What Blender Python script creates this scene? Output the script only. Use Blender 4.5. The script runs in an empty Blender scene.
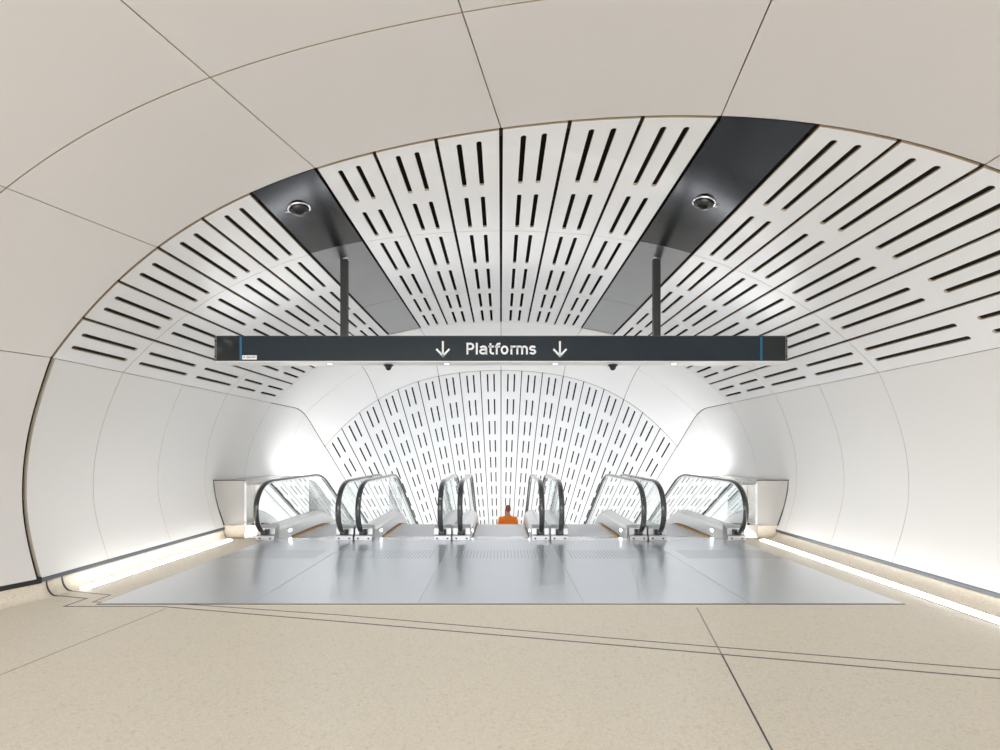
import bpy, math
from mathutils import Vector, Matrix
C = bpy.context.scene.collection
R = math.radians

# ------------------------------------------------------------------ materials
def new_mat(name):
    m = bpy.data.materials.new(name); m.use_nodes = True
    nt = m.node_tree
    return m, nt, nt.nodes['Principled BSDF']

def simple(name, col, rough=.5, metal=0.0, coat=0.0, noise=0.0, nscale=8.0, spec=None, aniso=0.0):
    m, nt, b = new_mat(name)
    b.inputs['Base Color'].default_value = (*col, 1)
    b.inputs['Roughness'].default_value = rough
    b.inputs['Metallic'].default_value = metal
    b.inputs['Coat Weight'].default_value = coat
    if spec is not None: b.inputs['Specular IOR Level'].default_value = spec
    if aniso: b.inputs['Anisotropic'].default_value = aniso
    if noise:
        tc = nt.nodes.new('ShaderNodeTexCoord'); n = nt.nodes.new('ShaderNodeTexNoise')
        n.inputs['Scale'].default_value = nscale; n.inputs['Detail'].default_value = 5
        mx = nt.nodes.new('ShaderNodeMix'); mx.data_type = 'RGBA'
        mx.inputs['A'].default_value = (*[c * (1 - noise) for c in col], 1)
        mx.inputs['B'].default_value = (*[min(1, c * (1 + noise)) for c in col], 1)
        nt.links.new(tc.outputs['Object'], n.inputs['Vector'])
        nt.links.new(n.outputs['Fac'], mx.inputs['Factor'])
        nt.links.new(mx.outputs['Result'], b.inputs['Base Color'])
    return m

def emit(name, col, strength):
    m, nt, b = new_mat(name)
    b.inputs['Base Color'].default_value = (*col, 1)
    b.inputs['Emission Color'].default_value = (*col, 1)
    b.inputs['Emission Strength'].default_value = strength
    return m

def terrazzo(name, base, warm):
    m, nt, b = new_mat(name)
    tc = nt.nodes.new('ShaderNodeTexCoord')
    n1 = nt.nodes.new('ShaderNodeTexNoise'); n1.inputs['Scale'].default_value = .55; n1.inputs['Detail'].default_value = 3
    v = nt.nodes.new('ShaderNodeTexVoronoi'); v.inputs['Scale'].default_value = 130
    v2 = nt.nodes.new('ShaderNodeTexVoronoi'); v2.inputs['Scale'].default_value = 55
    for n in (n1, v, v2): nt.links.new(tc.outputs['Object'], n.inputs['Vector'])
    mx = nt.nodes.new('ShaderNodeMix'); mx.data_type = 'RGBA'
    mx.inputs['A'].default_value = (*base, 1); mx.inputs['B'].default_value = (*warm, 1)
    nt.links.new(n1.outputs['Fac'], mx.inputs['Factor'])
    cr = nt.nodes.new('ShaderNodeValToRGB')
    cr.color_ramp.elements[0].position = .0; cr.color_ramp.elements[0].color = (.90, .87, .81, 1)
    cr.color_ramp.elements[1].position = 1.; cr.color_ramp.elements[1].color = (1.07, 1.06, 1.04, 1)
    sep = nt.nodes.new('ShaderNodeSeparateColor')
    nt.links.new(v.outputs['Color'], sep.inputs['Color']); nt.links.new(sep.outputs['Red'], cr.inputs['Fac'])
    cr2 = nt.nodes.new('ShaderNodeValToRGB')
    cr2.color_ramp.elements[0].position = .02; cr2.color_ramp.elements[0].color = (.93, .89, .83, 1)
    cr2.color_ramp.elements[1].position = .16; cr2.color_ramp.elements[1].color = (1, 1, 1, 1)
    sep2 = nt.nodes.new('ShaderNodeSeparateColor')
    nt.links.new(v2.outputs['Color'], sep2.inputs['Color']); nt.links.new(sep2.outputs['Green'], cr2.inputs['Fac'])
    m1 = nt.nodes.new('ShaderNodeMix'); m1.data_type = 'RGBA'; m1.blend_type = 'MULTIPLY'; m1.inputs['Factor'].default_value = .8
    m2 = nt.nodes.new('ShaderNodeMix'); m2.data_type = 'RGBA'; m2.blend_type = 'MULTIPLY'; m2.inputs['Factor'].default_value = 1
    nt.links.new(mx.outputs['Result'], m1.inputs['A']); nt.links.new(cr.outputs['Color'], m1.inputs['B'])
    nt.links.new(m1.outputs['Result'], m2.inputs['A']); nt.links.new(cr2.outputs['Color'], m2.inputs['B'])
    nt.links.new(m2.outputs['Result'], b.inputs['Base Color'])
    b.inputs['Roughness'].default_value = .42
    b.inputs['Specular IOR Level'].default_value = .35
    return m

def brushed(name, col, rough, bump=.05, sx=160, sy=1.5):
    m, nt, b = new_mat(name)
    b.inputs['Metallic'].default_value = 1; b.inputs['Roughness'].default_value = rough
    b.inputs['Base Color'].default_value = (*col, 1)
    tc = nt.nodes.new('ShaderNodeTexCoord'); mp = nt.nodes.new('ShaderNodeMapping')
    mp.inputs['Scale'].default_value = (sx, sy, sx)
    n = nt.nodes.new('ShaderNodeTexNoise'); n.inputs['Scale'].default_value = 1; n.inputs['Detail'].default_value = 2
    nt.links.new(tc.outputs['Object'], mp.inputs['Vector']); nt.links.new(mp.outputs['Vector'], n.inputs['Vector'])
    bp = nt.nodes.new('ShaderNodeBump'); bp.inputs['Strength'].default_value = bump; bp.inputs['Distance'].default_value = .01
    nt.links.new(n.outputs['Fac'], bp.inputs['Height']); nt.links.new(bp.outputs['Normal'], b.inputs['Normal'])
    n2 = nt.nodes.new('ShaderNodeTexNoise'); n2.inputs['Scale'].default_value = 1.3; n2.inputs['Detail'].default_value = 4
    nt.links.new(tc.outputs['Object'], n2.inputs['Vector'])
    mr = nt.nodes.new('ShaderNodeMapRange'); mr.inputs['To Min'].default_value = rough * .8; mr.inputs['To Max'].default_value = rough * 1.2
    nt.links.new(n2.outputs['Fac'], mr.inputs['Value']); nt.links.new(mr.outputs['Result'], b.inputs['Roughness'])
    return m

def glass(name, tint):
    m, nt, b = new_mat(name)
    nt.nodes.remove(b)
    out = nt.nodes['Material Output']
    tr = nt.nodes.new('ShaderNodeBsdfTransparent'); tr.inputs['Color'].default_value = (*tint, 1)
    gl = nt.nodes.new('ShaderNodeBsdfGlossy'); gl.inputs['Roughness'].default_value = .02
    gl.inputs['Color'].default_value = (.95, .97, .97, 1)
    fr = nt.nodes.new('ShaderNodeFresnel'); fr.inputs['IOR'].default_value = 1.7
    mx = nt.nodes.new('ShaderNodeMixShader')
    nt.links.new(fr.outputs['Fac'], mx.inputs['Fac']); nt.links.new(tr.outputs[0], mx.inputs[1])
    nt.links.new(gl.outputs[0], mx.inputs[2]); nt.links.new(mx.outputs[0], out.inputs['Surface'])
    return m

M = {}
M['perf'] = simple('white_perforated_panel', (.80, .808, .822), .36, coat=.10, noise=.01, nscale=3)
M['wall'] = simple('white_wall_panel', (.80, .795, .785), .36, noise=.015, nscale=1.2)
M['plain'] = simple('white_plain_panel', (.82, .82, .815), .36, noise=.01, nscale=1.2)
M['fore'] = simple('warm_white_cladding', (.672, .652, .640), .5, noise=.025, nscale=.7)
M['rim'] = simple('tan_panel_edge', (.50, .40, .28), .6, noise=.05)
M['rimpale'] = simple('pale_panel_edge', (.62, .56, .47), .6, noise=.05)
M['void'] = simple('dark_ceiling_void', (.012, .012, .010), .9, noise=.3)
M['joint'] = simple('dark_joint_backing', (.10, .075, .045), .8, noise=.2)
M['steelceil'] = simple('grey_steel_service_panel', (.33, .335, .345), .30, 1.0, noise=.06, nscale=2)
M['gunmetal'] = simple('gunmetal_service_panel', (.085, .088, .094), .20, 1.0, noise=.08, nscale=2)
M['steelfloor'] = simple('brushed_steel_floor', (.73, .755, .79), .30, 1.0, noise=.03, nscale=1.5)
M['steelgrip'] = brushed('grip_steel', (.52, .54, .57), .4, bump=.02)
M['steel'] = brushed('brushed_steel', (.74, .735, .725), .25, bump=.02)
M['steelwarm'] = brushed('steel_cladding', (.62, .60, .57), .22, bump=.02)
M['chrome'] = simple('polished_steel', (.85, .85, .86), .12, 1, noise=.02)
M['satin'] = simple('satin_steel', (.92, .92, .92), .24, .4, noise=.02)
M['alu'] = simple('satin_aluminium', (.52, .52, .53), .36, .8, noise=.02)
M['rubber'] = simple('black_rubber', (.018, .019, .02), .22, coat=.8, noise=.1)
M['black'] = simple('black_plastic', (.012, .012, .012), .4, noise=.1)
M['dkpost'] = simple('dark_grey_post', (.018, .020, .019), .5, noise=.06)
M['sign'] = simple('slate_sign_face', (.023, .032, .041), .14, spec=.22, noise=.05, nscale=2)
M['signend'] = simple('charcoal_sign_end', (.024, .027, .028), .10, spec=.3, noise=.05, nscale=2)
M['signtrim'] = simple('white_sign_trim', (.80, .81, .82), .3, noise=.02)
M['capgrey'] = simple('grey_end_cap', (.12, .122, .125), .3, .6, noise=.05)
M['black_edge'] = simple('black_sign_edge', (.012, .013, .014), .35, noise=.1)
M['letter'] = simple('white_lettering', (.86, .87, .87), .5, noise=.01)
M['blue'] = simple('blue_line', (.0, .13, .27), .4, noise=.05)
M['sticker'] = simple('white_sticker', (.82, .82, .80), .5, noise=.02)
M['stickertext'] = simple('grey_print', (.35, .36, .40), .6, noise=.05)
M['glass'] = glass('clear_glass', (.945, .962, .960))
M['domeglass'] = glass('smoked_dome', (.55, .56, .57))
M['terr'] = terrazzo('beige_terrazzo', (.68, .645, .585), (.69, .625, .505))
M['cove'] = terrazzo('beige_terrazzo_cove', (.72, .675, .60), (.72, .655, .555))
M['inlay'] = simple('dark_floor_joint', (.055, .058, .068), .45, noise=.1)
M['inlaypale'] = simple('grey_floor_joint', (.30, .29, .28), .5, noise=.1)
M['base'] = simple('slate_base_channel', (.10, .115, .135), .35, .5, noise=.05)
M['basedark'] = simple('black_base_channel', (.015, .02, .02), .5, noise=.05)
M['led'] = emit('white_led_strip', (1, .975, .945), 6.5)
M['ledcool'] = emit('cool_led', (.95, .98, 1), 14)
M['ledsoft'] = emit('soft_led', (.97, .98, 1), 1.3)
M['uplight'] = emit('cool_white_wash_light', (.98, .99, 1), 19)
M['signfill'] = emit('added_sign_fill', (.97, .985, 1), 5.2)  # glow for the strip added on top of the sign
M['yellow'] = simple('amber_brush', (.85, .43, .02), .55, noise=.08)
M['bluebr'] = simple('navy_brush_holder', (.05, .07, .14), .4, noise=.1)
M['orange'] = simple('orange_hivis', (1, .23, .01), .7, noise=.06, nscale=20)
M['skin'] = simple('skin', (.52, .31, .22), .5, noise=.05)
M['hair'] = simple('reddish_brown_hair', (.30, .075, .04), .6, noise=.2, nscale=40)
M['navy'] = simple('navy_trousers', (.02, .025, .045), .8, noise=.1)
M['tread'] = brushed('step_tread', (.84, .845, .86), .45, bump=.25, sx=300, sy=.5)

# ------------------------------------------------------------------ helpers
class MB:
    def __init__(s): s.v = []; s.f = []; s.mi = []; s.sm = []
    def add(s, vs, fs, mi=0, smooth=False):
        o = len(s.v); s.v += [Vector(p) for p in vs]
        for f in fs:
            s.f.append([o + i for i in f]); s.mi.append(mi); s.sm.append(smooth)
    def box(s, x0, x1, y0, y1, z0, z1, mi=0):
        vs = [(x, y, z) for z in (z0, z1) for y in (y0, y1) for x in (x0, x1)]
        s.add(vs, [(0, 2, 3, 1), (4, 5, 7, 6), (0, 1, 5, 4), (2, 6, 7, 3), (0, 4, 6, 2), (1, 3, 7, 5)], mi)
    def prism_x(s, pts, x0, x1, mi=0, smooth=False):      # pts (y,z) polygon
        n = len(pts)
        s.add([(x0, y, z) for y, z in pts] + [(x1, y, z) for y, z in pts],
              [tuple(range(n)), tuple(range(2 * n - 1, n - 1, -1))], mi)
        s.add([(x0, y, z) for y, z in pts] + [(x1, y, z) for y, z in pts],
              [(i, i + n, (i + 1) % n + n, (i + 1) % n) for i in range(n)], mi, smooth)
    def prism_y(s, pts, y0, y1, mi=0, smooth=False):      # pts (x,z) polygon
        n = len(pts)
        s.add([(x, y0, z) for x, z in pts] + [(x, y1, z) for x, z in pts],
              [tuple(range(n)), tuple(range(2 * n - 1, n - 1, -1))], mi)
        s.add([(x, y0, z) for x, z in pts] + [(x, y1, z) for x, z in pts],
              [(i, i + n, (i + 1) % n + n, (i + 1) % n) for i in range(n)], mi, smooth)
    def rings(s, rings, mi=0, smooth=True, cap=True, closed=True):
        n = len(rings[0]); vs = [p for r in rings for p in r]; fs = []
        for a in range(len(rings) - 1):
            for i in range(n if closed else n - 1):
                j = (i + 1) % n
                fs.append((a * n + i, a * n + j, (a + 1) * n + j, (a + 1) * n + i))
        s.add(vs, fs, mi, smooth)
        if cap:
            s.add(rings[0], [tuple(range(n))], mi); s.add(rings[-1], [tuple(range(n - 1, -1, -1))], mi)
    def lathe(s, prof, cx, cy, mi=0, n=28, smooth=True):  # prof (r,z) about vertical axis
        rs = [[(cx + r * math.cos(2 * math.pi * i / n), cy + r * math.sin(2 * math.pi * i / n), z) for i in range(n)] for r, z in prof]
        s.rings(rs, mi, smooth)
    def build(s, name, mats, parent=None, bevel=0):
        me = bpy.data.meshes.new(name)
        me.from_pydata([tuple(v) for v in s.v], [], s.f)
        if not isinstance(mats, (list, tuple)): mats = [mats]
        for m in mats: me.materials.append(m)
        me.polygons.foreach_set('material_index', s.mi); me.polygons.foreach_set('use_smooth', s.sm)
        if not getattr(s, 'keep', False):
            import bmesh
            bm = bmesh.new(); bm.from_mesh(me)
            if bevel: bmesh.ops.remove_doubles(bm, verts=bm.verts, dist=1e-6)
            bmesh.ops.recalc_face_normals(bm, faces=bm.faces); bm.to_mesh(me); bm.free()
        me.update()
        o = bpy.data.objects.new(name, me); C.objects.link(o)
        if parent is not None:
            o.parent = parent
            o.matrix_parent_inverse = Matrix.Translation(-Vector(parent.location)) if parent.location.length else Matrix()
        if bevel:
            b = o.modifiers.new('bevel', 'BEVEL'); b.width = bevel; b.segments = 2; b.limit_method = 'ANGLE'; b.angle_limit = R(40)
        return o

def tag(o, label=None, cat=None, group=None, kind=None):
    if label: o['label'] = label
    if cat: o['category'] = cat
    if group: o['group'] = group
    if kind: o['kind'] = kind
    return o
def empty(name, loc=(0, 0, 0)):
    o = bpy.data.objects.new(name, None); C.objects.link(o); o.location = loc; o.empty_display_size = .1
    return o
def struct(name, label=None):
    o = empty(name); o['kind'] = 'structure'
    if label: o['label'] = label
    return o

def sweep_yz(mb, path, prof, x, mi=0, smooth=True, cap=True):
    rs = []
    for i, (y, z) in enumerate(path):
        a = path[max(0, i - 1)]; b = path[min(len(path) - 1, i + 1)]
        ty, tz = b[0] - a[0], b[1] - a[1]; l = math.hypot(ty, tz); ty /= l; tz /= l
        rs.append([(x + px, y - tz * pn, z + ty * pn) for px, pn in prof])
    mb.rings(rs, mi, smooth, cap)

def catmull(pts, n=8):
    out = []
    for i in range(len(pts) - 1):
        p0 = pts[max(0, i - 1)]; p1 = pts[i]; p2 = pts[i + 1]; p3 = pts[min(len(pts) - 1, i + 2)]
        for k in range(n):
            t = k / n
            out.append(tuple(.5 * (2 * b + (c - a) * t + (2 * a - 5 * b + 4 * c - d) * t * t + (3 * b - a - 3 * c + d) * t ** 3)
                             for a, b, c, d in zip(p0, p1, p2, p3)))
    out.append(tuple(pts[-1])); return out

# ------------------------------------------------------------------ vault cross-section
XB, ZB, ZT = 4.45, 2.40, 4.066
cv = [(XB * i / 160, ZT - .0447 * (XB * i / 160) ** 2 - .001994 * (XB * i / 160) ** 4) for i in range(161)]
wv = catmull([(4.45, 2.40), (4.595, 2.06), (4.72, 1.69), (4.79, 1.32), (4.80, .93), (4.74, .58), (4.62, .20), (4.58, .11), (4.55, .04)], 10)
tab = [(0.0, *cv[0])]
for p in cv[1:]: tab.append((tab[-1][0] + math.hypot(p[0] - tab[-1][1], p[1] - tab[-1][2]), *p))
SC = tab[-1][0]
for p in wv[1:]: tab.append((tab[-1][0] + math.hypot(p[0] - tab[-1][1], p[1] - tab[-1][2]), *p))
SMAX = tab[-1][0]
import bisect
keys = [t[0] for t in tab]
def sec(s):
    a = min(abs(s), SMAX - 1e-6); i = min(len(tab) - 2, max(0, bisect.bisect_right(keys, a) - 1))
    t = (a - keys[i]) / (keys[i + 1] - keys[i])
    x = tab[i][1] + t * (tab[i + 1][1] - tab[i][1]); z = tab[i][2] + t * (tab[i + 1][2] - tab[i][2])
    return (x if s >= 0 else -x), z
def nrm(s):
    if abs(abs(s) - SC) < .03:                       # the cove corner: use the side it belongs to
        s = math.copysign(SC - .03 if abs(s) <= SC else SC + .03, s)
    a = sec(s - .01); b = sec(s + .01); dx, dz = b[0] - a[0], b[1] - a[1]; l = math.hypot(dx, dz)
    return Vector((-dz / l, 0, dx / l))              # outward
def s_of_z(z):
    for t in tab:
        if t[0] > SC and t[2] <= z: return t[0]
    return SMAX
SWL, SWR = s_of_z(.20), s_of_z(.16)

YA, YW, YC = 5.89, 7.0, 8.12
PORT0, PORTK = 4.01, -.21
def port(x): return PORT0 + PORTK * x
def st_port(s):
    x, z = sec(s); return Vector((x, port(x), z))
def st_y(y): return lambda s: Vector((sec(s)[0], y, sec(s)[1]))
E0Y, E0D, TL, TLT = 9.70, .40, 2.94, 3.00
def bend(y, a, b, k=.577):
    if y < a: return 0
    if y < b: return k * (y - a) ** 2 / (2 * (b - a))
    return k * (b - a) / 2 + k * (y - b)
def trans(s, v):
    x, z = sec(s); h = (z - ZB) / (ZT - ZB)
    yb = E0Y + v * TL; yt = E0Y + E0D + v * TLT
    zb = ZB - bend(yb, 10.8, 11.65); zt = ZT - bend(yt, 11.4, 13.1)
    return Vector((x, yb + h * (yt - yb), zb + h * (zt - zb)))
def st_t(v): return lambda s: trans(s, v)
U = 13.0
def incl(s, u): return trans(s, 1) + Vector((0, u, -.577 * u))
def lerpF(A, B): return lambda s, f: A(s).lerp(B(s), f)
FD = Vector((-.19, -1, 0))
def fore(t0, t1, off=.0):
    return lambda s, f: fpt(st_port(s), t0 + f * (t1 - t0))
def fpt(p, t): return Vector((p[0] * (1 + .04 * max(0, t)) - .215 * t, p[1] - t, p[2]))      # the hall splays a little towards the viewer

# ------------------------------------------------------------------ panels
def panel(name, F, s0, s1, mats, parent, f0=0.0, f1=1.0, ns=6, fl=None, thick=.02, rows=None, L=1.0, slots=(1/3, 2/3), rs=.0225, lift=0.0):
    """curved cladding panel with real thickness; rows = slot rows as (start, end) fractions of the panel's length"""
    if rows:
        w = s1 - s0; c1, c2 = s0 + slots[0] * w, s0 + slots[1] * w
        S = [s0, (s0 + c1 - rs) / 2, c1 - rs, c1, c1 + rs, (c1 + c2) / 2, c2 - rs, c2, c2 + rs, (c2 + rs + s1) / 2, s1]
        rf = rs / L; Fl = [f0]
        for a, b in rows: Fl += [a, a + rf, b - rf, b]
        Fl.append(f1)
    else:
        S = [s0 + (s1 - s0) * i / ns for i in range(ns + 1)]
        Fl = fl or [f0, f1]
    V = [(s, f) for f in Fl for s in S]; n = len(S); faces = []
    hole = {}
    if rows:
        for r in range(len(rows)):
            b = 1 + 4 * r
            for i in (2, 3, 6, 7):
                hole[(i, b)] = 'a'; hole[(i, b + 1)] = 'h'; hole[(i, b + 2)] = 'b'
    arc_cache = {}
    for j in range(len(Fl) - 1):
        for i in range(n - 1):
            k = hole.get((i, j))
            q = (j * n + i, j * n + i + 1, (j + 1) * n + i + 1, (j + 1) * n + i)
            if k is None: faces.append(q); continue
            if k == 'h': continue
            left = i in (2, 6)
            c = S[i + 1] if left else S[i]; r_s = rs
            sgn = -1 if left else 1
            fc = Fl[j + 1] if k == 'a' else Fl[j]; df = (Fl[j] - Fl[j + 1]) if k == 'a' else (Fl[j + 1] - Fl[j])
            pts = []
            for m in range(5):
                a = math.pi / 2 * m / 4
                if m == 0: idx = (j if k == 'a' else j + 1) * n + (i + 1 if left else i)
                elif m == 4: idx = (j + 1 if k == 'a' else j) * n + (i if left else i + 1)
                else:
                    V.append((c + sgn * r_s * math.sin(a), fc + df * math.cos(a))); idx = len(V) - 1
                pts.append(idx)
            corner = (j if k == 'a' else j + 1) * n + (i if left else i + 1)
            flip = (k == 'a') != left
            for m in range(4):
                t = (corner, pts[m], pts[m + 1])
                faces.append(t if not flip else t[::-1])
    # orientation check on one consistent sense (s to the right, f forward)
    def area(f):
        P = [V[i] for i in f]
        return sum(P[i][0] * P[(i + 1) % len(P)][1] - P[(i + 1) % len(P)][0] * P[i][1] for i in range(len(P)))
    faces = [f if area(f) > 0 else f[::-1] for f in faces]
    fr = []; bk = []
    for s, f in V:
        p = F(s, f); N = nrm(s)
        fr.append(p + N * lift); bk.append(p + N * (thick + lift))
    mb = MB(); mb.keep = True
    mb.add(fr, faces, 0, True)
    mb.add(bk, [f[::-1] for f in faces], 1, True)
    ed = {}
    for f in faces:
        for a, b in zip(f, f[1:] + f[:1]): ed[(a, b)] = 1
    for (a, b) in ed:
        if (b, a) not in ed:
            mb.add([fr[a], fr[b], bk[b], bk[a]], [(1, 0, 3, 2)], 1)
    # make the front face the room
    f = faces[0]; P = [fr[i] for i in f]
    nn = (P[1] - P[0]).cross(P[2] - P[0])
    if nn.dot(nrm(V[f[0]][0])) > 0: mb.f = [g[::-1] for g in mb.f]
    return mb.build(name, mats, parent)

def shell(name, F, s0, s1, mat, parent, off, ns=40, fl=(0, 1), lo=-.02, hi=1.02):
    mb = MB(); mb.keep = True
    S = [s0 + (s1 - s0) * i / ns for i in range(ns + 1)]
    vs = [F(s, f) + nrm(s) * off for f in fl for s in S]; n = ns + 1
    mb.add(vs, [(j * n + i, (j + 1) * n + i, (j + 1) * n + i + 1, j * n + i + 1) for j in range(len(fl) - 1) for i in range(ns)], 0, True)
    return mb.build(name, mat, parent)

# widths across the arch
PW = .541; ST = .655
sb = [0, PW, 2 * PW, 3 * PW, 3 * PW + ST]
rest = (SC - sb[-1]) / 5
cols = []                                            # (s0, s1, kind)
for i in range(3): cols.append((i * PW, (i + 1) * PW, 'perf'))
cols.append((3 * PW, 3 * PW + ST, 'steel'))
for i in range(5): cols.append((sb[-1] + i * rest, sb[-1] + (i + 1) * rest, 'perf'))
cols = [(-b, -a, k) for a, b, k in reversed(cols)] + cols
G = .016
ceiling = struct('ceiling', 'perforated white vault of the level hall with two grey steel strips')
bays = [(st_port, st_y(YA)), (st_y(YA), st_y(YC)), (st_y(YC), st_t(0))]
for bi, (A, B) in enumerate(bays):
    F = lerpF(A, B)
    for a, b, k in cols:
        mid = (a + b) / 2; L = (B(mid) - A(mid)).length
        ge = .024 / L if bi == 0 else .0025 / L
        if k == 'steel':
            panel('steel_service_panel', F, a + .02, b - .02, [M['gunmetal' if bi == 0 else 'steelceil'], M['black']], ceiling, ge, 1 - .003 / L, ns=3, thick=.02, lift=.012)
        else:
            m0, g = (.13 if bi == 0 else .10) / L, .21 / L
            m1 = .10 / L
            span = 1 - m0 - m1
            if bi == 0 and L < 1.42: rows = [(m0, 1 - m1)]
            else:
                l = (span - g) / 2; rows = [(m0, m0 + l), (m0 + l + g, 1 - m1)]
            panel('perforated_panel', F, a + (.003 if a < -SC + .01 else G), b - (.003 if b > SC - .01 else G), [M['perf'], M['rim']], ceiling, ge, 1 - .0025 / L, rows=rows, L=L)
def level_all(s, f):
    return st_port(s).lerp(trans(s, 0), f)
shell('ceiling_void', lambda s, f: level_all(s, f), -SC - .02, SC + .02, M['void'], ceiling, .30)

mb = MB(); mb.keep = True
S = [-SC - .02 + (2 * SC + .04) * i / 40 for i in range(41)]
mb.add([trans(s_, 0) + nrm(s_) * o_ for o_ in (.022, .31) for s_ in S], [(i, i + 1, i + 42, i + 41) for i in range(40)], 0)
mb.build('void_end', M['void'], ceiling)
# the plain white collar where the vault tips over, then the sloping perforated vault above the escalators
collar = struct('ceiling_collar', 'smooth plain white collar where the vault bends down to the escalators')
n9 = [SC * i / 9 for i in range(10)]
grp = [0, n9[3], n9[6], SC]
for v0, v1 in ((0, .56), (.56, 1)):
    for i in range(3):
        for sg in (1, -1):
            a, b = sorted((sg * grp[i], sg * grp[i + 1]))
            panel('plain_panel', trans, a + .005, b - .005, [M['plain'], M['rimpale']], collar, v0 + .0012, v1 - .0012, ns=10,
                  fl=[v0 + .0012 + (v1 - v0 - .0024) * k / 8 for k in range(9)])
shell('joint_backing', trans, -SC - .02, SC + .02, M['joint'], collar, .06, fl=[k / 16 for k in range(17)])
slope = struct('ceiling_slope', 'sloping fan of slotted white panels above the escalators')
Fi = lambda s, f: incl(s, f * U)
LI = U / math.cos(R(30))
rowsI = [((.13 + .975 * k) / U, (.13 + .975 * k + .69) / U) for k in range(13)]
for i in range(9):
    for sg in (1, -1):
        a, b = sorted((sg * n9[i], sg * n9[i + 1]))
        panel('slotted_panel', Fi, a + .012, b - .012, [M['perf'], M['rim']], slope, .0012, 1, rows=rowsI, L=LI, rs=.020)
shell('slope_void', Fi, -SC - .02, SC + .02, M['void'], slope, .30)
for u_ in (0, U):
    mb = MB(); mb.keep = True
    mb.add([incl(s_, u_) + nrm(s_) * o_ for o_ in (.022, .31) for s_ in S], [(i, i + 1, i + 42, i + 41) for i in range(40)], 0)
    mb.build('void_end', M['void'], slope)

# side walls
def side_wall(name, sg, sw, label):
    w = struct(name, label)
    st = [(st_port, st_y(YA)), (st_y(YA), st_y(YW)), (st_y(YW), st_y(YC)), (st_y(YC), st_t(0))]
    for k, (A, B) in enumerate(st):
        a, b = sorted((sg * (SC + .004), sg * sw))
        L = (B(sg * sw) - A(sg * sw)).length
        panel('wall_panel', lerpF(A, B), a, b, [M['wall'], M['rimpale']], w, .048 / L if k == 0 else .003 / L, 1 - .003 / L, ns=22, thick=.035)
    for v0, v1 in ((0, .56), (.56, 1)):
        a, b = sorted((sg * (SC + .013), sg * sw))
        panel('wall_panel', trans, a, b, [M['wall'], M['rimpale']], w, v0 + .001, v1 - .0005, ns=22, thick=.03, fl=[v0 + .001 + (v1 - v0 - .0015) * q / 8 for q in range(9)])
    a, b = sorted((sg * (SC + .004), sg * SMAX))
    panel('wall_panel', Fi, a, b, [M['wall'], M['rimpale']], w, 0.0005, 1, ns=22, thick=.03)
    shell('joint_backing', level_all, *sorted((sg * (SC - .03), sg * SMAX)), M['joint'], w, .07, ns=24)
    shell('joint_backing', trans, *sorted((sg * (SC - .03), sg * SMAX)), M['joint'], w, .07, ns=24, fl=[q / 16 for q in range(17)])
    shell('joint_backing', Fi, *sorted((sg * (SC - .03), sg * SMAX)), M['joint'], w, .07, ns=24)
    return w
wall_left = side_wall('wall_left', -1, SWL, 'bowed white panel wall left of the escalators')
wall_right = side_wall('wall_right', 1, SWR, 'bowed white panel wall right of the escalators')

# the hall the camera stands in, meeting the vault at a slant
hall = struct('ceiling_hall', 'large plain warm white panels arching over the near hall')
s3 = sb[-1] + 2 * rest
fs_ = [0, 3 * PW, s3, SC]
rings_t = [(.0, 1.06), (1.06, 2.12), (2.12, 3.18), (3.18, 7.5)]
for t0, t1 in rings_t:
    for i in range(3):
        for sg in (1, -1):
            a, b = sorted((sg * fs_[i], sg * fs_[i + 1]))
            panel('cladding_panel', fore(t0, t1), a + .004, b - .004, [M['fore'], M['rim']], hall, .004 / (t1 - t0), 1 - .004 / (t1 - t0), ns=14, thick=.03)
shell('joint_backing', fore(-.25, 7.5), -SC - .02, SC + .02, M['joint'], hall, .10)
for nm, sg, sw, side in (('wall_hall_left', -1, SWL, 'left'), ('wall_hall_right', 1, SWR, 'right')):
    w = struct(nm, 'plain warm white wall panels of the near hall on the %s' % side)
    for t0, t1 in rings_t:
        a, b = sorted((sg * (SC + .004), sg * sw))
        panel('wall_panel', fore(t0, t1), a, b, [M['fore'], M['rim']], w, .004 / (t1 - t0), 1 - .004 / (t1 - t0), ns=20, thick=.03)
    shell('joint_backing', fore(-.25, 7.5), *sorted((sg * (SC - .03), sg * SMAX)), M['joint'], w, .10, ns=24)

# ------------------------------------------------------------------ floor, coves, base channels
CZ = 1.485
def fp(u, v):                                        # where a mark on the floor lies
    y = CZ * 500 / (v - 450); return ((u - 501) / 500 * y, y)
mb = MB(); mb.box(-7, 7, -5, 8.32, -.25, 0)
mb.box(-7, -3.95, 8.32, 9.2, -.25, 0); mb.box(3.95, 7, 8.32, 9.2, -.25, 0)
floor = mb.build('floor', M['terr']); tag(floor, 'beige speckled terrazzo floor', kind='structure')
def inlay(pts, w, mat, zz=.0012, closed=False):
    m = MB()
    for (a, b) in zip(pts, pts[1:]):
        d = Vector((b[0] - a[0], b[1] - a[1])); l = d.length; d /= l; n = Vector((-d.y, d.x)) * w / 2; e = d * w / 2
        P = [(a[0] - e.x + n.x, a[1] - e.y + n.y), (a[0] - e.x - n.x, a[1] - e.y - n.y), (b[0] + e.x - n.x, b[1] + e.y - n.y), (b[0] + e.x + n.x, b[1] + e.y + n.y)]
        m.add([(x, y, 0) for x, y in P] + [(x, y, zz) for x, y in P], [(0, 1, 2, 3), (7, 6, 5, 4), (0, 4, 5, 1), (1, 5, 6, 2), (2, 6, 7, 3), (3, 7, 4, 0)])
    return m.build('floor_joint', mat, floor)
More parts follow.
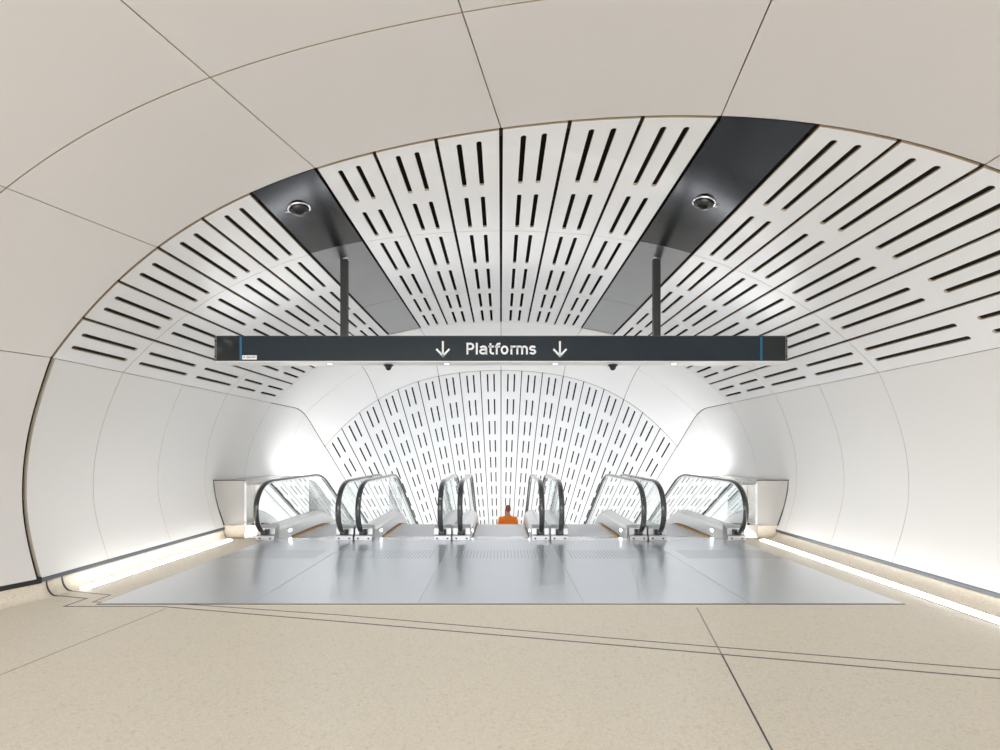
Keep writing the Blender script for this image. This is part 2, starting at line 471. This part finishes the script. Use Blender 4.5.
inlay([fp(61, 596), fp(87, 598.4), fp(64, 606.4), fp(163, 606.6), fp(340, 621.5), fp(660, 649), fp(1000, 678.6), fp(1200, 695)], .016, M['inlay'])
inlay([fp(70, 591), fp(110.4, 595), fp(93, 602), fp(172, 603.3), fp(340, 615), fp(660, 642.3), fp(1000, 670), fp(1200, 686)], .013, M['inlay'])
inlay([fp(697, 608), fp(722, 655)], .012, M['inlaypale']); inlay([fp(722, 655), fp(772, 750), fp(800, 803)], .011, M['inlay'])
inlay([fp(165, 609), fp(0, 675), fp(-150, 737)], .010, M['inlaypale'])

inlay([(-3.882, 8.3), (-3.882, 4.812), (3.882, 4.812), (3.882, 8.3)], .012, M['inlay'], .004)
def base_side(sg, sw, foot, zb, nm, led_x0, led_x1, led_y0, label, ledlabel):
    xw, zw = sec(sg * sw); xw = abs(xw)
    root = struct('baseboard_' + nm, label)
    ch = [(xw - .004, zb), (xw + .07, zb), (xw + .07, zb - .045), (xw - .004, zb - .045)]
    ya = port(sg * xw) + .05
    m = MB(); m.prism_y([(sg * x, z) for x, z in ch], ya, 9.2); m.build('base_channel', M['base'], root, bevel=.004)
    ch2 = [(xw + .0, zb + .01), (xw + .07, zb + .01), (xw + .07, zb - .055), (xw + .0, zb - .055)]
    m = MB(); m.rings([[(sg * x, port(sg * xw) + .05, z) for x, z in ch2], [tuple(fpt((sg * x, port(sg * xw) + .05, z), 7.5)) for x, z in ch2]], smooth=False)
    m.build('base_channel', M['basedark'], root)
    zc = zb - .045
    prof = [(xw + .01, zc)] + [(foot + (xw + .005 - foot) * (1 - math.sin(a)), zc * (1 - math.cos(a))) for a in [math.pi / 2 * i / 10 for i in range(10, -1, -1)][0:]]
    prof = [(xw + .01, zc)]
    for i in range(11):
        a = math.pi / 2 * i / 10
        prof.append((xw + .005 - (xw + .005 - foot) * (1 - math.cos(a)), zc * (1 - math.sin(a)) + .0015))
    solid = prof + [(foot, -.02), (xw + .09, -.02), (xw + .09, zc)]
    m = MB(); m.prism_y([(sg * x, z) for x, z in solid], ya, 8.33 if True else 0, smooth=True)
    m.build('terrazzo_cove', M['cove'], root)
    m = MB(); m.rings([[(sg * x, ya, z) for x, z in solid], [tuple(fpt((sg * x, ya, z), 7.5)) for x, z in solid]], smooth=True)
    m.build('terrazzo_cove', M['cove'], root)
    led = empty('strip_light', (sg * (led_x0 + led_x1) / 2, (led_y0 + 8.2) / 2, 0))
    tag(led, ledlabel, 'light', 'recessed floor light strips')
    m = MB(); xm, xr_ = (led_x0 + led_x1) / 2, (led_x1 - led_x0) / 2
    m.prism_y([(sg * (xm + xr_ * math.cos(math.pi * i / 12)), .002 + .026 * math.sin(math.pi * i / 12)) for i in range(13)], led_y0, 8.18, smooth=True); m.build('diffuser', M['led'], led)
    m = MB()
    x0, x1 = sorted((sg * led_x0, sg * led_x1))
    m.box(x0 - .008, x0, led_y0 - .008, 8.188, 0, .007); m.box(x1, x1 + .008, led_y0 - .008, 8.188, 0, .007); m.box(x0, x1, led_y0 - .008, led_y0, 0, .007); m.box(x0, x1, 8.18, 8.188, 0, .007)
    m.build('housing', M['rimpale'], led)
    return root
bl = base_side(-1, SWL, 4.53, .20, 'left', 4.385, 4.52, 5.36, 'beige terrazzo cove and dark channel along the left wall', 'glowing floor light strip along the foot of the left wall, square near end')
br = base_side(1, SWR, 4.375, .16, 'right', 4.225, 4.36, 3.2, 'beige terrazzo cove and dark channel along the right wall', 'glowing floor light strip along the foot of the right wall, running towards the viewer')
# expansion joints turn up the left cove
for pts in ([(53.0, 581.6), (53.6, 589.6), (56.5, 594), (61, 596)], [(65, 578), (65, 585.6), (67, 589), (70.4, 591)]):
    m = MB(); path = []
    y0 = fp(*pts[-1])[1]; x0 = fp(*pts[-1])[0]
    xw = 4.62
    for i in range(11):
        a = math.pi / 2 * i / 10
        path.append((-(xw + .004 - (xw + .004 - 4.52) * (1 - math.cos(a))), .155 * (1 - math.sin(a)) + .003))
    w = .016
    ys = y0
    m.rings([[(x + .002, ys - w / 2, z + .002), (x + .002, ys + w / 2, z + .002), (x - .006, ys + w / 2, z - .006), (x - .006, ys - w / 2, z - .006)] for x, z in path], smooth=False)
    q0 = path[-1]
    m.build('expansion_joint', M['inlay'], bl)
    inlay([(q0[0], ys), (x0, ys)], w, M['inlay'])

# ------------------------------------------------------------------ escalators
def drop(y):
    d = y - 10.3
    if d <= 0: return 0
    if d < .75: return 1.5 - math.sqrt(2.25 - d * d)
    return .201 + .577 * (d - .75)
YEND = 21.0
ys_line = [8.5, 9.2, 9.8, 10.3] + [10.3 + .75 * i / 8 for i in range(1, 9)] + [12, 14, 17, YEND]
newel = catmull([(8.22, .135), (8.12, .145), (7.985, .22), (7.885, .36), (7.855, .53), (7.885, .68), (7.98, .82), (8.14, .92), (8.34, .967), (8.6, .97)], 5)
def make_escalator(cx, label, xl=-.798, xr=.798, proto=None):
    root = empty('escalator', (cx, 8.3, 0)); tag(root, label, 'escalator', 'bank of five escalators')
    def P(mb, name, mat, parent=None, bevel=0):
        o = mb.build(name, mat, None, bevel); o.parent = parent or root; return o
    # everything below is local: y measured from 8.3
    Y0 = 8.3
    # floor plate with grip field
    m = MB(); m.box(xl, xr, 4.82 - Y0, -.02, .0, .006)
    for r in range(5):
        for c in range(27):
            x = -.62 + c * .0477; y = 6.83 + r * .115 - Y0
            m.box(x - .008, x + .008, y, y + .085, .006, .0075, 1)
    P(m, 'floor_plate', [M['steelfloor'], M['steelgrip']])
    m = MB()
    m.prism_x([(-.02, -.03), (-.02, .005), (.12, .005), (.62, -.070), (.72, -.078), (.72, -.12)], -.5, .5)
    for c in range(40): m.box(-.495 + c * .0252, -.485 + c * .0252, .70, .76, -.095, -.079)
    P(m, 'comb_plate', M['steel'])
    sm = None
    for k in range(17):
        y = 9.02 + .4 * k - Y0; zz = -.085 - (0 if k < 3 else drop(9.02 + .4 * k + .25))
        if sm is None:
            m = MB(); m.box(-.497, .497, .0, .395, -.035, 0)
            for c in range(36): m.box(-.49 + c * .0276, -.478 + c * .0276, .0, .395, 0, .008)
            m.prism_x([(.36, -.035), (.395, -.035), (.375, -.14), (.345, -.235), (.33, -.235), (.345, -.14)], -.497, .497)
            o = P(m, 'step', M['tread']); sm = o
        else:
            o = sm.copy(); C.objects.link(o); o.parent = root
        o.location = (0, y, zz)
    for sg in (-1, 1):
        bc = sg * .645                              # balustrade centre; inward = -sg
        I = -sg
        prof = [(-.150, -.42), (-.150, .205), (-.03, .245), (.03, .245), (.125, .185), (.145, .15), (.145, -.42)]
        m = MB()
        yy = [8.36] + ys_line
        rs = []
        for j, y in enumerate(yy):
            rs.append([(bc + I * px, y - Y0, (pz if pz > -.3 else (-.05 if y < 8.9 else pz)) - drop(y)) for px, pz in prof])
        m.rings(rs, smooth=False)
        bal = P(m, 'balustrade', M['satin'])
        # newel base box
        m = MB(); m.prism_x([(8.15 - Y0, .006), (8.15 - Y0, .088), (8.185 - Y0, .10), (8.195 - Y0, .205), (8.37 - Y0, .243), (8.37 - Y0, .006)], bc - .143, bc + .143)
        nb = P(m, 'newel_base', M['alu'], bal, bevel=.006)
        m = MB()
        m.box(bc + I * .085 - .014, bc + I * .085 + .014, 8.145 - Y0, 8.152 - Y0, .03, .055)
        P(m, 'sensor', M['black'], bal)
        m = MB(); m.box(bc - I * .085 - .014, bc - I * .085 + .014, 8.145 - Y0, 8.152 - Y0, .03, .055)
        P(m, 'sensor', M['black'], bal)
        m = MB(); m.prism_x([(8.12 - Y0, .10), (8.12 - Y0, .175), (8.2 - Y0, .19), (8.3 - Y0, .19), (8.3 - Y0, .10)], bc - .062, bc + .062)
        P(m, 'handrail_inlet', M['black'], bal, bevel=.012)
        # handrail
        path = [(y - Y0, z) for y, z in newel] + [(y - Y0, .97 - drop(y)) for y in ys_line[1:]]
        hp = [(-.041, -.004), (-.041, .010), (-.030, .022), (0, .027), (.030, .022), (.041, .010), (.041, -.004), (.030, -.014), (-.030, -.014)]
        # outside of the loop is the -n side while climbing the newel; the top run has +n up
        m = MB(); sweep_yz(m, path, hp, bc); P(m, 'handrail', M['rubber'], bal)
        m = MB(); sweep_yz(m, path[3:], [(-.022, -.040), (.022, -.040), (.022, -.014), (-.022, -.014)], bc, smooth=False); P(m, 'handrail_guide', M['chrome'], bal)
        # glass panes
        def inner(pth, d):
            out = []
            for i, (y, z) in enumerate(pth):
                a = pth[max(0, i - 1)]; b = pth[min(len(pth) - 1, i + 1)]
                ty, tz = b[0] - a[0], b[1] - a[1]; l = math.hypot(ty, tz)
                out.append((y + tz / l * d, z - ty / l * d))
            return out
        rim = inner([(y - Y0, z) for y, z in newel], .036)[6:]
        def strip(ya, yb):
            n = 8
            top = [(ya + (yb - ya) * i / n, .934) for i in range(n + 1)]
            return [(y - Y0, z - drop(y)) for y, z in top], [(y - Y0, .235 - drop(y)) for y, z in reversed(top)]
        t, b_ = strip(8.62, 10.0)
        g1 = rim + t + b_ + [(8.22 - Y0, .16)]
        m = MB(); m.prism_x(g1, bc - .006, bc + .006); P(m, 'glass_panel', M['glass'], bal)
        for ya, yb in ((10.008, 11.3), (11.308, 13.0), (13.008, 15.0), (15.008, YEND)):
            t, b_ = strip(ya, yb); m = MB(); m.prism_x(t + b_, bc - .006, bc + .006); P(m, 'glass_panel', M['glass'], bal)
        # brush: navy holder over amber bristles
        def band(z0, z1, d0, d1, ya, yb, nm, mat):
            n = [ya + (yb - ya) * i / 12 for i in range(13)]
            mm = MB(); mm.rings([[(bc + I * d0, y - Y0, z0 - drop(y)), (bc + I * d1, y - Y0, z0 - drop(y)), (bc + I * d1, y - Y0, z1 - drop(y)), (bc + I * d0, y - Y0, z1 - drop(y))] for y in n], smooth=False)
            P(mm, nm, mat, bal)
        band(-.045, -.028, .14, .162, 8.85, 12, 'brush_holder', M['bluebr'])
        band(-.088, -.045, .14, .160, 8.9, 12, 'amber_brush', M['yellow'])
        # small round-ended lamp let into the skirt
        m = MB()
        pts = []
        for i in range(24):
            a = 2 * math.pi * i / 24; pts.append((8.78 - Y0 +   .060 * math.cos(a), .075 + .020 * math.sin(a)))
        m.prism_x(pts, *sorted((bc + I * .143, bc + I * .149))); P(m, 'skirt_lamp', M['ledcool'], bal)
    return root
pitch = 1.602
make_escalator(-2 * pitch, 'escalator nearest the left wall, first of the five from the left', xl=-.675)
make_escalator(-pitch, 'escalator just left of the middle one, second of the five from the left')
make_escalator(0, 'middle escalator of the five, with the person in orange riding down it')
make_escalator(pitch, 'escalator just right of the middle one, fourth of the five from the left')
make_escalator(2 * pitch, 'escalator nearest the right wall, last of the five from the left', xr=.675)

# steel end claddings beside the outer escalators
def cladding(sg, label):
    root = empty('escalator_cladding', (sg * 4.45, 8.3, 0)); tag(root, label, 'cladding', 'steel end claddings beside the outer escalators')
    def P(mb, name, mat, bevel=0):
        o = mb.build(name, mat, root, bevel); return o
    top = .975
    yy = [8.35, 9.2, 10.3] + [10.3 + .75 * i / 6 for i in range(1, 7)] + [12, 15, YEND]
    prof = []
    n = 14
    zs = [.225 + (top - .225) * i / n for i in range(n + 1)]
    def wx(z):
        for t in tab:
            if t[0] > SC and t[2] <= z: return t[1]
        return 4.6
    prof = [(wx(z) + .0 , z) for z in zs] + [(4.265, top), (4.265, .225)]
    m = MB(); m.prism_y([(sg * x, z) for x, z in prof], 8.35, 8.39); P(m, 'front_panel', M['steelwarm'], .003)
    pr = [(4.95, top), (4.265, top), (4.265, -.5), (4.95, -.5)]
    m = MB(); m.rings([[(sg * x, y, z - drop(y)) for x, z in ([(4.72, top), (4.265, top), (4.265, .2 if y < 8.9 else -.5), (4.6, .2 if y < 8.9 else -.5)])] for y in [8.39] + yy[1:]], smooth=False)
    P(m, 'side_casing', M['steelwarm'])
    m = MB(); m.box(*sorted((sg * 4.25, sg * 4.285)), 8.335, 8.365, .225, top - .05); P(m, 'edge_trim', M['chrome'], .006)
    m = MB(); m.prism_y([(sg * (wx(z) + .012 - (.012 if k else 0)), z) for k, z in ((0, .225), (0, .4), (0, .55), (0, .7), (0, .85), (0, top + .012))] + [(sg * 4.26, top + .012), (sg * 4.26, top), (sg * (wx(top) - .004), top)] + [(sg * (wx(z) - .004), z) for z in (.85, .7, .55, .4, .225)], 8.342, 8.352); P(m, 'shadow_edge', M['dkpost'])
    # inner return beside the balustrade
    m = MB(); m.rings([[(sg * x, y, z - drop(y)) for x, z in ((4.262, .88), (4.0, .88), (4.0, -.5 if y > 9 else .0), (4.262, -.5 if y > 9 else .0))] for y in [8.65] + yy[1:]], smooth=False)
    P(m, 'inner_return', M['steel'])
    m = MB(); m.box(*sorted((sg * 4.0, sg * 4.285)), 8.35, 8.65, .001, .235); P(m, 'plinth_box', M['steel'], .008)
    m = MB(); m.box(*sorted((sg * 4.005, sg * 4.16)), 8.345, 8.41, .236, .262); P(m, 'latch', M['dkpost'], .006)
    # beige terrazzo bullnose below the front panel
    pts = [(8.355, .222)] + [(8.36 + .07 * (1 - math.cos(a)), .222 - .21 * math.sin(a) - .01) for a in [math.pi / 2 * i / 8 for i in range(9)]] + [(8.60, .001), (8.60, .222)]
    m = MB(); m.prism_x(pts, *sorted((sg * 4.288, sg * 4.64)), smooth=True); P(m, 'terrazzo_bullnose', M['cove'])
    # wash light lying on top of the casing further down, against the wall
    m = MB()
    yl = [10.45, 11.05, 12, 14, 17, 20]
    m.rings([[(sg * x, y, z - drop(y)) for x, z in ((4.44, top + .002), (4.30, top + .002), (4.30, top + .03), (4.44, top + .03))] for y in yl], smooth=False)
    P(m, 'wash_light', M['uplight'])
cladding(-1, 'brushed steel end casing between the left wall and the first escalator')
cladding(1, 'brushed steel end casing between the right wall and the last escalator')

# lower landing closing the bottom of the shaft
m = MB(); m.box(-5.2, 5.2, 20.6, 26.4, -6.5, -6.3); tag(m.build('floor_lower', M['terr']), 'lower landing floor at the foot of the escalators', kind='structure')
m = MB(); m.box(-5.2, 5.2, 26.2, 26.4, -6.3, -1.0); tag(m.build('wall_end', M['plain']), 'plain end wall below the sloping vault', kind='structure')
# ------------------------------------------------------------------ sign
SY = 6.15
sign = empty('hanging_sign', (0, SY + .12, 2.567)); tag(sign, 'long dark overhead sign reading Platforms with two down arrows, hung on two posts', 'sign')
HW, Z0, Z1 = 3.525, 2.567, 2.896
m = MB(); m.box(-HW + .03, HW - .03, SY, SY + .25, Z0 + .012, Z1 - .004); m.build('sign_body', M['black_edge'], sign, bevel=.006)
m = MB(); m.box(-HW + .01, HW - .01, SY - .004, SY + .256, Z0, Z0 + .012); m.build('underside_tray', M['signtrim'], sign)
m = MB(); m.box(-3.19, 3.19, SY - .006, SY + .002, Z0 + .026, Z1 - .022); m.build('sign_face', M['sign'], sign)
for sg in (-1, 1):
    m = MB(); m.box(*sorted((sg * 3.205, sg * (HW - .03))), SY - .006, SY + .002, Z0 + .026, Z1 - .022); m.build('end_face', M['signend'], sign)
    m = MB(); m.box(*sorted((sg * 3.185, sg * 3.21)), SY - .008, SY + .002, Z0 + .026, Z1 - .022); m.build('blue_line', M['blue'], sign)
    m = MB()
    m.box(*sorted((sg * (HW - .03), sg * HW)), SY - .002, SY + .252, Z0 + .006, Z1 - .01, 0)
    cap = m.build('end_cap', M['capgrey'], sign, bevel=.008)
    for zz in (Z0 + .07, Z1 - .07):
        m = MB(); m.rings([[(sg * (HW - .014), SY - .006 + .0 * r, zz), ] * 1 for r in (0,)] if False else [[(sg * (HW - .014) + r * math.cos(2 * math.pi * i / 12), y, zz + r * math.sin(2 * math.pi * i / 12)) for i in range(12)] for r, y in ((.012, SY - .001), (.012, SY - .006), (.006, SY - .008))])
        m.build('screw', M['dkpost'], cap)
# lettering built from strokes
def stroke(mb, pts, w, ox, oz, sc, y0, y1, closed=False):
    n = len(pts); L = []; Rr = []
    for i in range(n):
        if closed: a, b = pts[(i - 1) % n], pts[(i + 1) % n]
        else: a, b = pts[max(0, i - 1)], pts[min(n - 1, i + 1)]
        p = pts[i]
        d1 = Vector((p[0] - a[0], p[1] - a[1])); d2 = Vector((b[0] - p[0], b[1] - p[1]))
        if d1.length < 1e-9: d1 = d2
        if d2.length < 1e-9: d2 = d1
        d1.normalize(); d2.normalize(); t = (d1 + d2).normalized(); nn = Vector((-t.y, t.x))
        k = 1 / max(.35, nn.dot(Vector((-d1.y, d1.x))))
        L.append((p[0] + nn.x * w / 2 * k, p[1] + nn.y * w / 2 * k)); Rr.append((p[0] - nn.x * w / 2 * k, p[1] - nn.y * w / 2 * k))
    def W(q, y): return (ox + q[0] * sc, y, oz + q[1] * sc)
    rs = [[W(L[i], y0), W(Rr[i], y0), W(Rr[i], y1), W(L[i], y1)] for i in range(n)]
    if closed: rs.append(rs[0])
    mb.rings(rs, 0, False, cap=not closed)
def arc(cx, cz, rx, rz, a0, a1, n=10):
    return [(cx + rx * math.cos(R(a0 + (a1 - a0) * i / n)), cz + rz * math.sin(R(a0 + (a1 - a0) * i / n))) for i in range(n + 1)]
W_ = .165; X = .08
letters = {
 'P': [[(X, 0), (X, 1)], [(X, .92)] + arc(.35, .69, .235, .23, 90, -90) + [(X, .46)]],
 'l': [[(.885, 1.0), (.885, .0)]],
 'a': [arc(1.43, .44, .27, .24, 150, 90, 5) + arc(1.46, .44, .24, .24, 80, 0, 6) + [(1.70, 0)], [(1.70, .42), (1.40, .42)] + arc(1.38, .25, .2, .17, 90, 270) + [(1.45, .08)] + arc(1.45, .3, .25, .22, 275, 350, 5)],
 't': [[(2.06, .96), (2.06, .26)] + arc(2.24, .26, .18, .18, 180, 270, 6) + [(2.36, .08)], [(1.90, .68), (2.35, .68)]],
 'f': [[(2.60, 0), (2.60, .74)] + arc(2.78, .74, .18, .18, 180, 90, 6) + [(2.92, .92)], [(2.44, .68), (2.88, .68)]],
 'r': [[(3.86, 0), (3.86, .76)], [(3.86, .46)] + arc(4.08, .46, .22, .22, 170, 90, 6) + [(4.22, .68)]],
 'm': [[(4.37, 0), (4.37, .76)], [(4.37, .48)] + arc(4.575, .48, .2, .2, 170, 10, 10) + [(4.78, .44), (4.78, 0)], [(4.78, .48)] + arc(4.985, .48, .2, .2, 170, 10, 10) + [(5.19, .44), (5.19, 0)]],
 's': [arc(5.69, .51, .21, .17, 25, 90, 5) + arc(5.65, .535, .18, .145, 95, 250, 8) + arc(5.70, .23, .2, .155, 70, -90, 9) + arc(5.68, .24, .24, .16, 265, 205, 5)],
}
sc = .143; ox = -.424; oz = Z0 + .092
m = MB()
for ch, sts in letters.items():
    for st in sts: stroke(m, st, W_, ox, oz, sc, SY - .010, SY - .006)
ring = arc(3.27, .38, .245, .30, 0, 350, 34)
stroke(m, ring, W_, ox, oz, sc, SY - .010, SY - .006, closed=True)
m.build('lettering', M['letter'], sign)
for ax in (-.714, .724):
    m = MB()
    stroke(m, [(0, 1.34), (0, .0)], W_, ax, oz - .028, sc, SY - .010, SY - .006)
    stroke(m, [(-.56, .66), (0, .07), (.56, .66)], W_, ax, oz - .028, sc, SY - .010, SY - .006)
    m.build('arrow', M['letter'], sign)
m = MB(); m.box(-3.178, -3.0, SY - .009, SY - .006, Z0 + .03, Z0 + .082)
for k, (a, b) in enumerate(((-3.165, -3.145), (-3.125, -3.085), (-3.078, -3.062), (-3.055, -3.02))): m.box(a, b, SY - .0095, SY - .0088, Z0 + .048, Z0 + .066, 1)
m.build('sticker', [M['sticker'], M['stickertext']], sign)
for sx in (-1.965, 1.95):
    zc = ZT - .0447 * sx * sx - .001994 * sx ** 4
    m = MB(); m.box(sx - .044, sx + .044, SY + .09, SY + .16, Z1 - .01, zc + .012); p = m.build('hanging_post', M['dkpost'], sign, bevel=.006)
    m = MB(); m.box(sx - .05, sx + .05, SY + .08, SY + .17, zc - .012 + .02, zc + .035); m.build('ceiling_bracket', M['alu'], p, bevel=.004)
for sx in (-2.15, -.68, .68, 2.17):
    m = MB(); m.lathe([(.036, Z0 - .002), (.045, Z0 - .004), (.046, Z0 + .001)], sx, SY + .13); d = m.build('downlight', M['alu'], sign)
    m = MB(); m.lathe([(.0005, Z0 - .004), (.032, Z0 - .004), (.036, Z0 - .001)], sx, SY + .13); m.build('lens', M['ledsoft'], d)
    ld = bpy.data.lights.new('downlight_lamp', 'SPOT'); ld.energy = 20; ld.spot_size = R(165); ld.spot_blend = .6; ld.shadow_soft_size = .03; ld.color = (1, .99, .975)
    lo = bpy.data.objects.new('downlight_lamp', ld); C.objects.link(lo); lo.parent = sign
    lo.location = (sx, .01, -.03)
m = MB(); m.box(-3.3, 3.3, SY + .07, SY + .18, Z1 - .004, Z1 + .004); m.build('uplight', M['signfill'], sign)  # unseen glowing strip, added to light the vault evenly

# ------------------------------------------------------------------ cameras and domes
def small_dome(x, label):
    o = empty('dome_camera', (x, SY + .20, Z0)); tag(o, label, 'camera', 'small dome cameras under the sign')
    m = MB(); m.lathe([(.062, Z0), (.064, Z0 - .008), (.05, Z0 - .014), (.04, Z0 - .034), (.036, Z0 - .034)], x, SY + .20); m.build('mount', M['dkpost'], o)
    m = MB(); m.lathe([(.036, Z0 - .03)] + [(.036 * math.cos(a), Z0 - .036 - .036 * math.sin(a)) for a in [math.pi / 2 * i / 8 for i in range(8)]], x, SY + .20); m.build('dome', M['black'], o)
small_dome(-1.43, 'small black dome camera under the sign, left of the word and arrows')
small_dome(1.42, 'small black dome camera under the sign, right of the word and arrows')
def big_dome(x, y, label):
    z = ZT - .0447 * x * x - .001994 * x ** 4; n = nrm(math.copysign(1, x) * (3 * PW + ST / 2))
    o = empty('dome_camera', (x, y, z)); tag(o, label, 'camera', 'clear dome cameras on the ceiling strips')
    def L(mb, name, mat):
        ob = mb.build(name, mat, None); ob.parent = o; ob.rotation_euler = (0, math.atan2(n.x, n.z), 0); return ob
    m = MB(); m.lathe([(.108, .030), (.112, .010), (.110, .002), (.098, -.002), (.094, .004), (.094, .02)], 0, 0, n=36); L(m, 'mounting_ring', M['chrome'])
    m = MB(); m.lathe([(.094, .012)] + [(.093 * math.cos(a), -.002 - .055 * math.sin(a)) for a in [math.pi / 2 * i / 10 for i in range(10)]] + [(.0008, -.057)], 0, 0, n=36); L(m, 'dome', M['domeglass'])
    m = MB(); m.lathe([(.06, .012), (.06, -.02), (.035, -.036), (.0008, -.036)], 0, 0, n=24); L(m, 'lens_unit', M['black'])
    m = MB(); m.box(.108 if x > 0 else -.135, .135 if x > 0 else -.108, -.01, .01, -.002, .02); L(m, 'conduit_clip', M['alu'])
big_dome(-1.99, 4.93, 'clear dome camera on the left dark steel ceiling strip')
big_dome(1.96, 4.83, 'clear dome camera on the right dark steel ceiling strip')

# ------------------------------------------------------------------ the rider in orange
def person(x, y, zf):
    o = empty('person', (x, y, zf)); tag(o, 'person in an orange jacket riding down the middle escalator, only head and shoulders showing', 'person')
    def skin(name, verts, edges, mat, sub=2):
        me = bpy.data.meshes.new(name); me.from_pydata([v[:3] for v in verts], edges, [])
        ob = bpy.data.objects.new(name, me); C.objects.link(ob); ob.parent = o
        ob.modifiers.new('skin', 'SKIN'); s = ob.modifiers.new('sub', 'SUBSURF'); s.levels = sub; s.render_levels = sub
        for i, v in enumerate(verts):
            sv = me.skin_vertices[0].data[i]; r = v[3]; sv.radius = r if isinstance(r, tuple) else (r, r)
        me.skin_vertices[0].data[0].use_root = True
        me.materials.append(mat)
        for p in me.polygons: p.use_smooth = True
        return ob
    # body: faces down the escalator (+y)
    B = [(0, 0, .95, (.15, .11)), (0, 0, 1.15, (.145, .105)), (0, .0, 1.35, (.17, .11)), (0, 0, 1.45, (.10, .08)), (0, .01, 1.53, .055), (0, .03, 1.60, .07), (0, .03, 1.68, (.078, .095)), (0, .03, 1.74, (.06, .07)),
         (.19, 0, 1.40, .062), (.235, 0, 1.12, .048), (.22, .16, .98, .04), (.215, .24, .98, .036),
         (-.19, 0, 1.40, .062), (-.235, 0, 1.12, .048), (-.22, .12, .94, .04), (-.21, .20, .92, .036),
         (.09, 0, .86, .085), (.095, .02, .48, .06), (.095, 0, .10, .042), (.10, .12, .035, .038),
         (-.09, 0, .86, .085), (-.095, .02, .48, .06), (-.095, 0, .10, .042), (-.10, .12, .035, .038)]
    E = [(0, 1), (1, 2), (2, 3), (3, 4), (4, 5), (5, 6), (6, 7), (2, 8), (8, 9), (9, 10), (10, 11), (2, 12), (12, 13), (13, 14), (14, 15), (0, 16), (16, 17), (17, 18), (18, 19), (0, 20), (20, 21), (21, 22), (22, 23)]
    skin('body', B, E, M['skin'])
    J = [(0, 0, .86, (.185, .14)), (0, 0, 1.15, (.178, .135)), (0, 0, 1.36, (.19, .135)), (0, 0, 1.47, (.11, .095)), (0, .0, 1.52, .075),
         (.20, 0, 1.40, .085), (.245, 0, 1.12, .066), (.225, .15, .985, .055), (-.20, 0, 1.40, .085), (-.245, 0, 1.12, .066), (-.225, .11, .945, .055)]
    skin('jacket', J, [(0, 1), (1, 2), (2, 3), (3, 4), (2, 5), (5, 6), (6, 7), (2, 8), (8, 9), (9, 10)], M['orange'])
    T = [(0, 0, .95, (.16, .125)), (.09, 0, .84, .105), (.095, .02, .48, .08), (.095, 0, .09, .062), (-.09, 0, .84, .105), (-.095, .02, .48, .08), (-.095, 0, .09, .062)]
    skin('trousers', T, [(0, 1), (1, 2), (2, 3), (0, 4), (4, 5), (5, 6)], M['navy'])
    H = [(0, -.02, 1.58, (.075, .05)), (0, -.005, 1.67, (.088, .09)), (0, .01, 1.745, (.075, .085)), (0, .02, 1.775, (.04, .045))]
    skin('hair', H, [(0, 1), (1, 2), (2, 3)], M['hair'])
    for sx in (.04, -.04): pass
    m = MB()
    for sx in (.098, -.098):
        m.box(sx - .045, sx + .045, -.09, .19, .0, .07)
    sh = m.build('shoes', M['black'], None, bevel=.02); sh.parent = o
k = 11; yk = 9.02 + .4 * k
person(.19, yk + .2, -.085 - drop(yk + .25) + .008)

# ------------------------------------------------------------------ light, camera
w = bpy.data.worlds.new('World'); bpy.context.scene.world = w; w.use_nodes = True
w.node_tree.nodes['Background'].inputs['Color'].default_value = (.965, .985, 1, 1)
w.node_tree.nodes['Background'].inputs['Strength'].default_value = 2.5

cam = bpy.data.cameras.new('camera'); co = bpy.data.objects.new('camera', cam); C.objects.link(co)
co.location = (0, 0, CZ); co.rotation_euler = (R(90), 0, 0)
cam.sensor_width = 36; cam.lens = 18; cam.shift_x = -.001; cam.shift_y = .075; cam.clip_start = .02
sc_ = bpy.context.scene; sc_.camera = co
vs = sc_.view_settings; vs.view_transform = 'Standard'; vs.look = 'None'; vs.gamma = 1; vs.use_curve_mapping = False
vs.exposure = .70
sc_.cycles.max_bounces = 14; sc_.cycles.diffuse_bounces = 8; sc_.cycles.transparent_max_bounces = 24
sc_.cycles.use_denoising = True
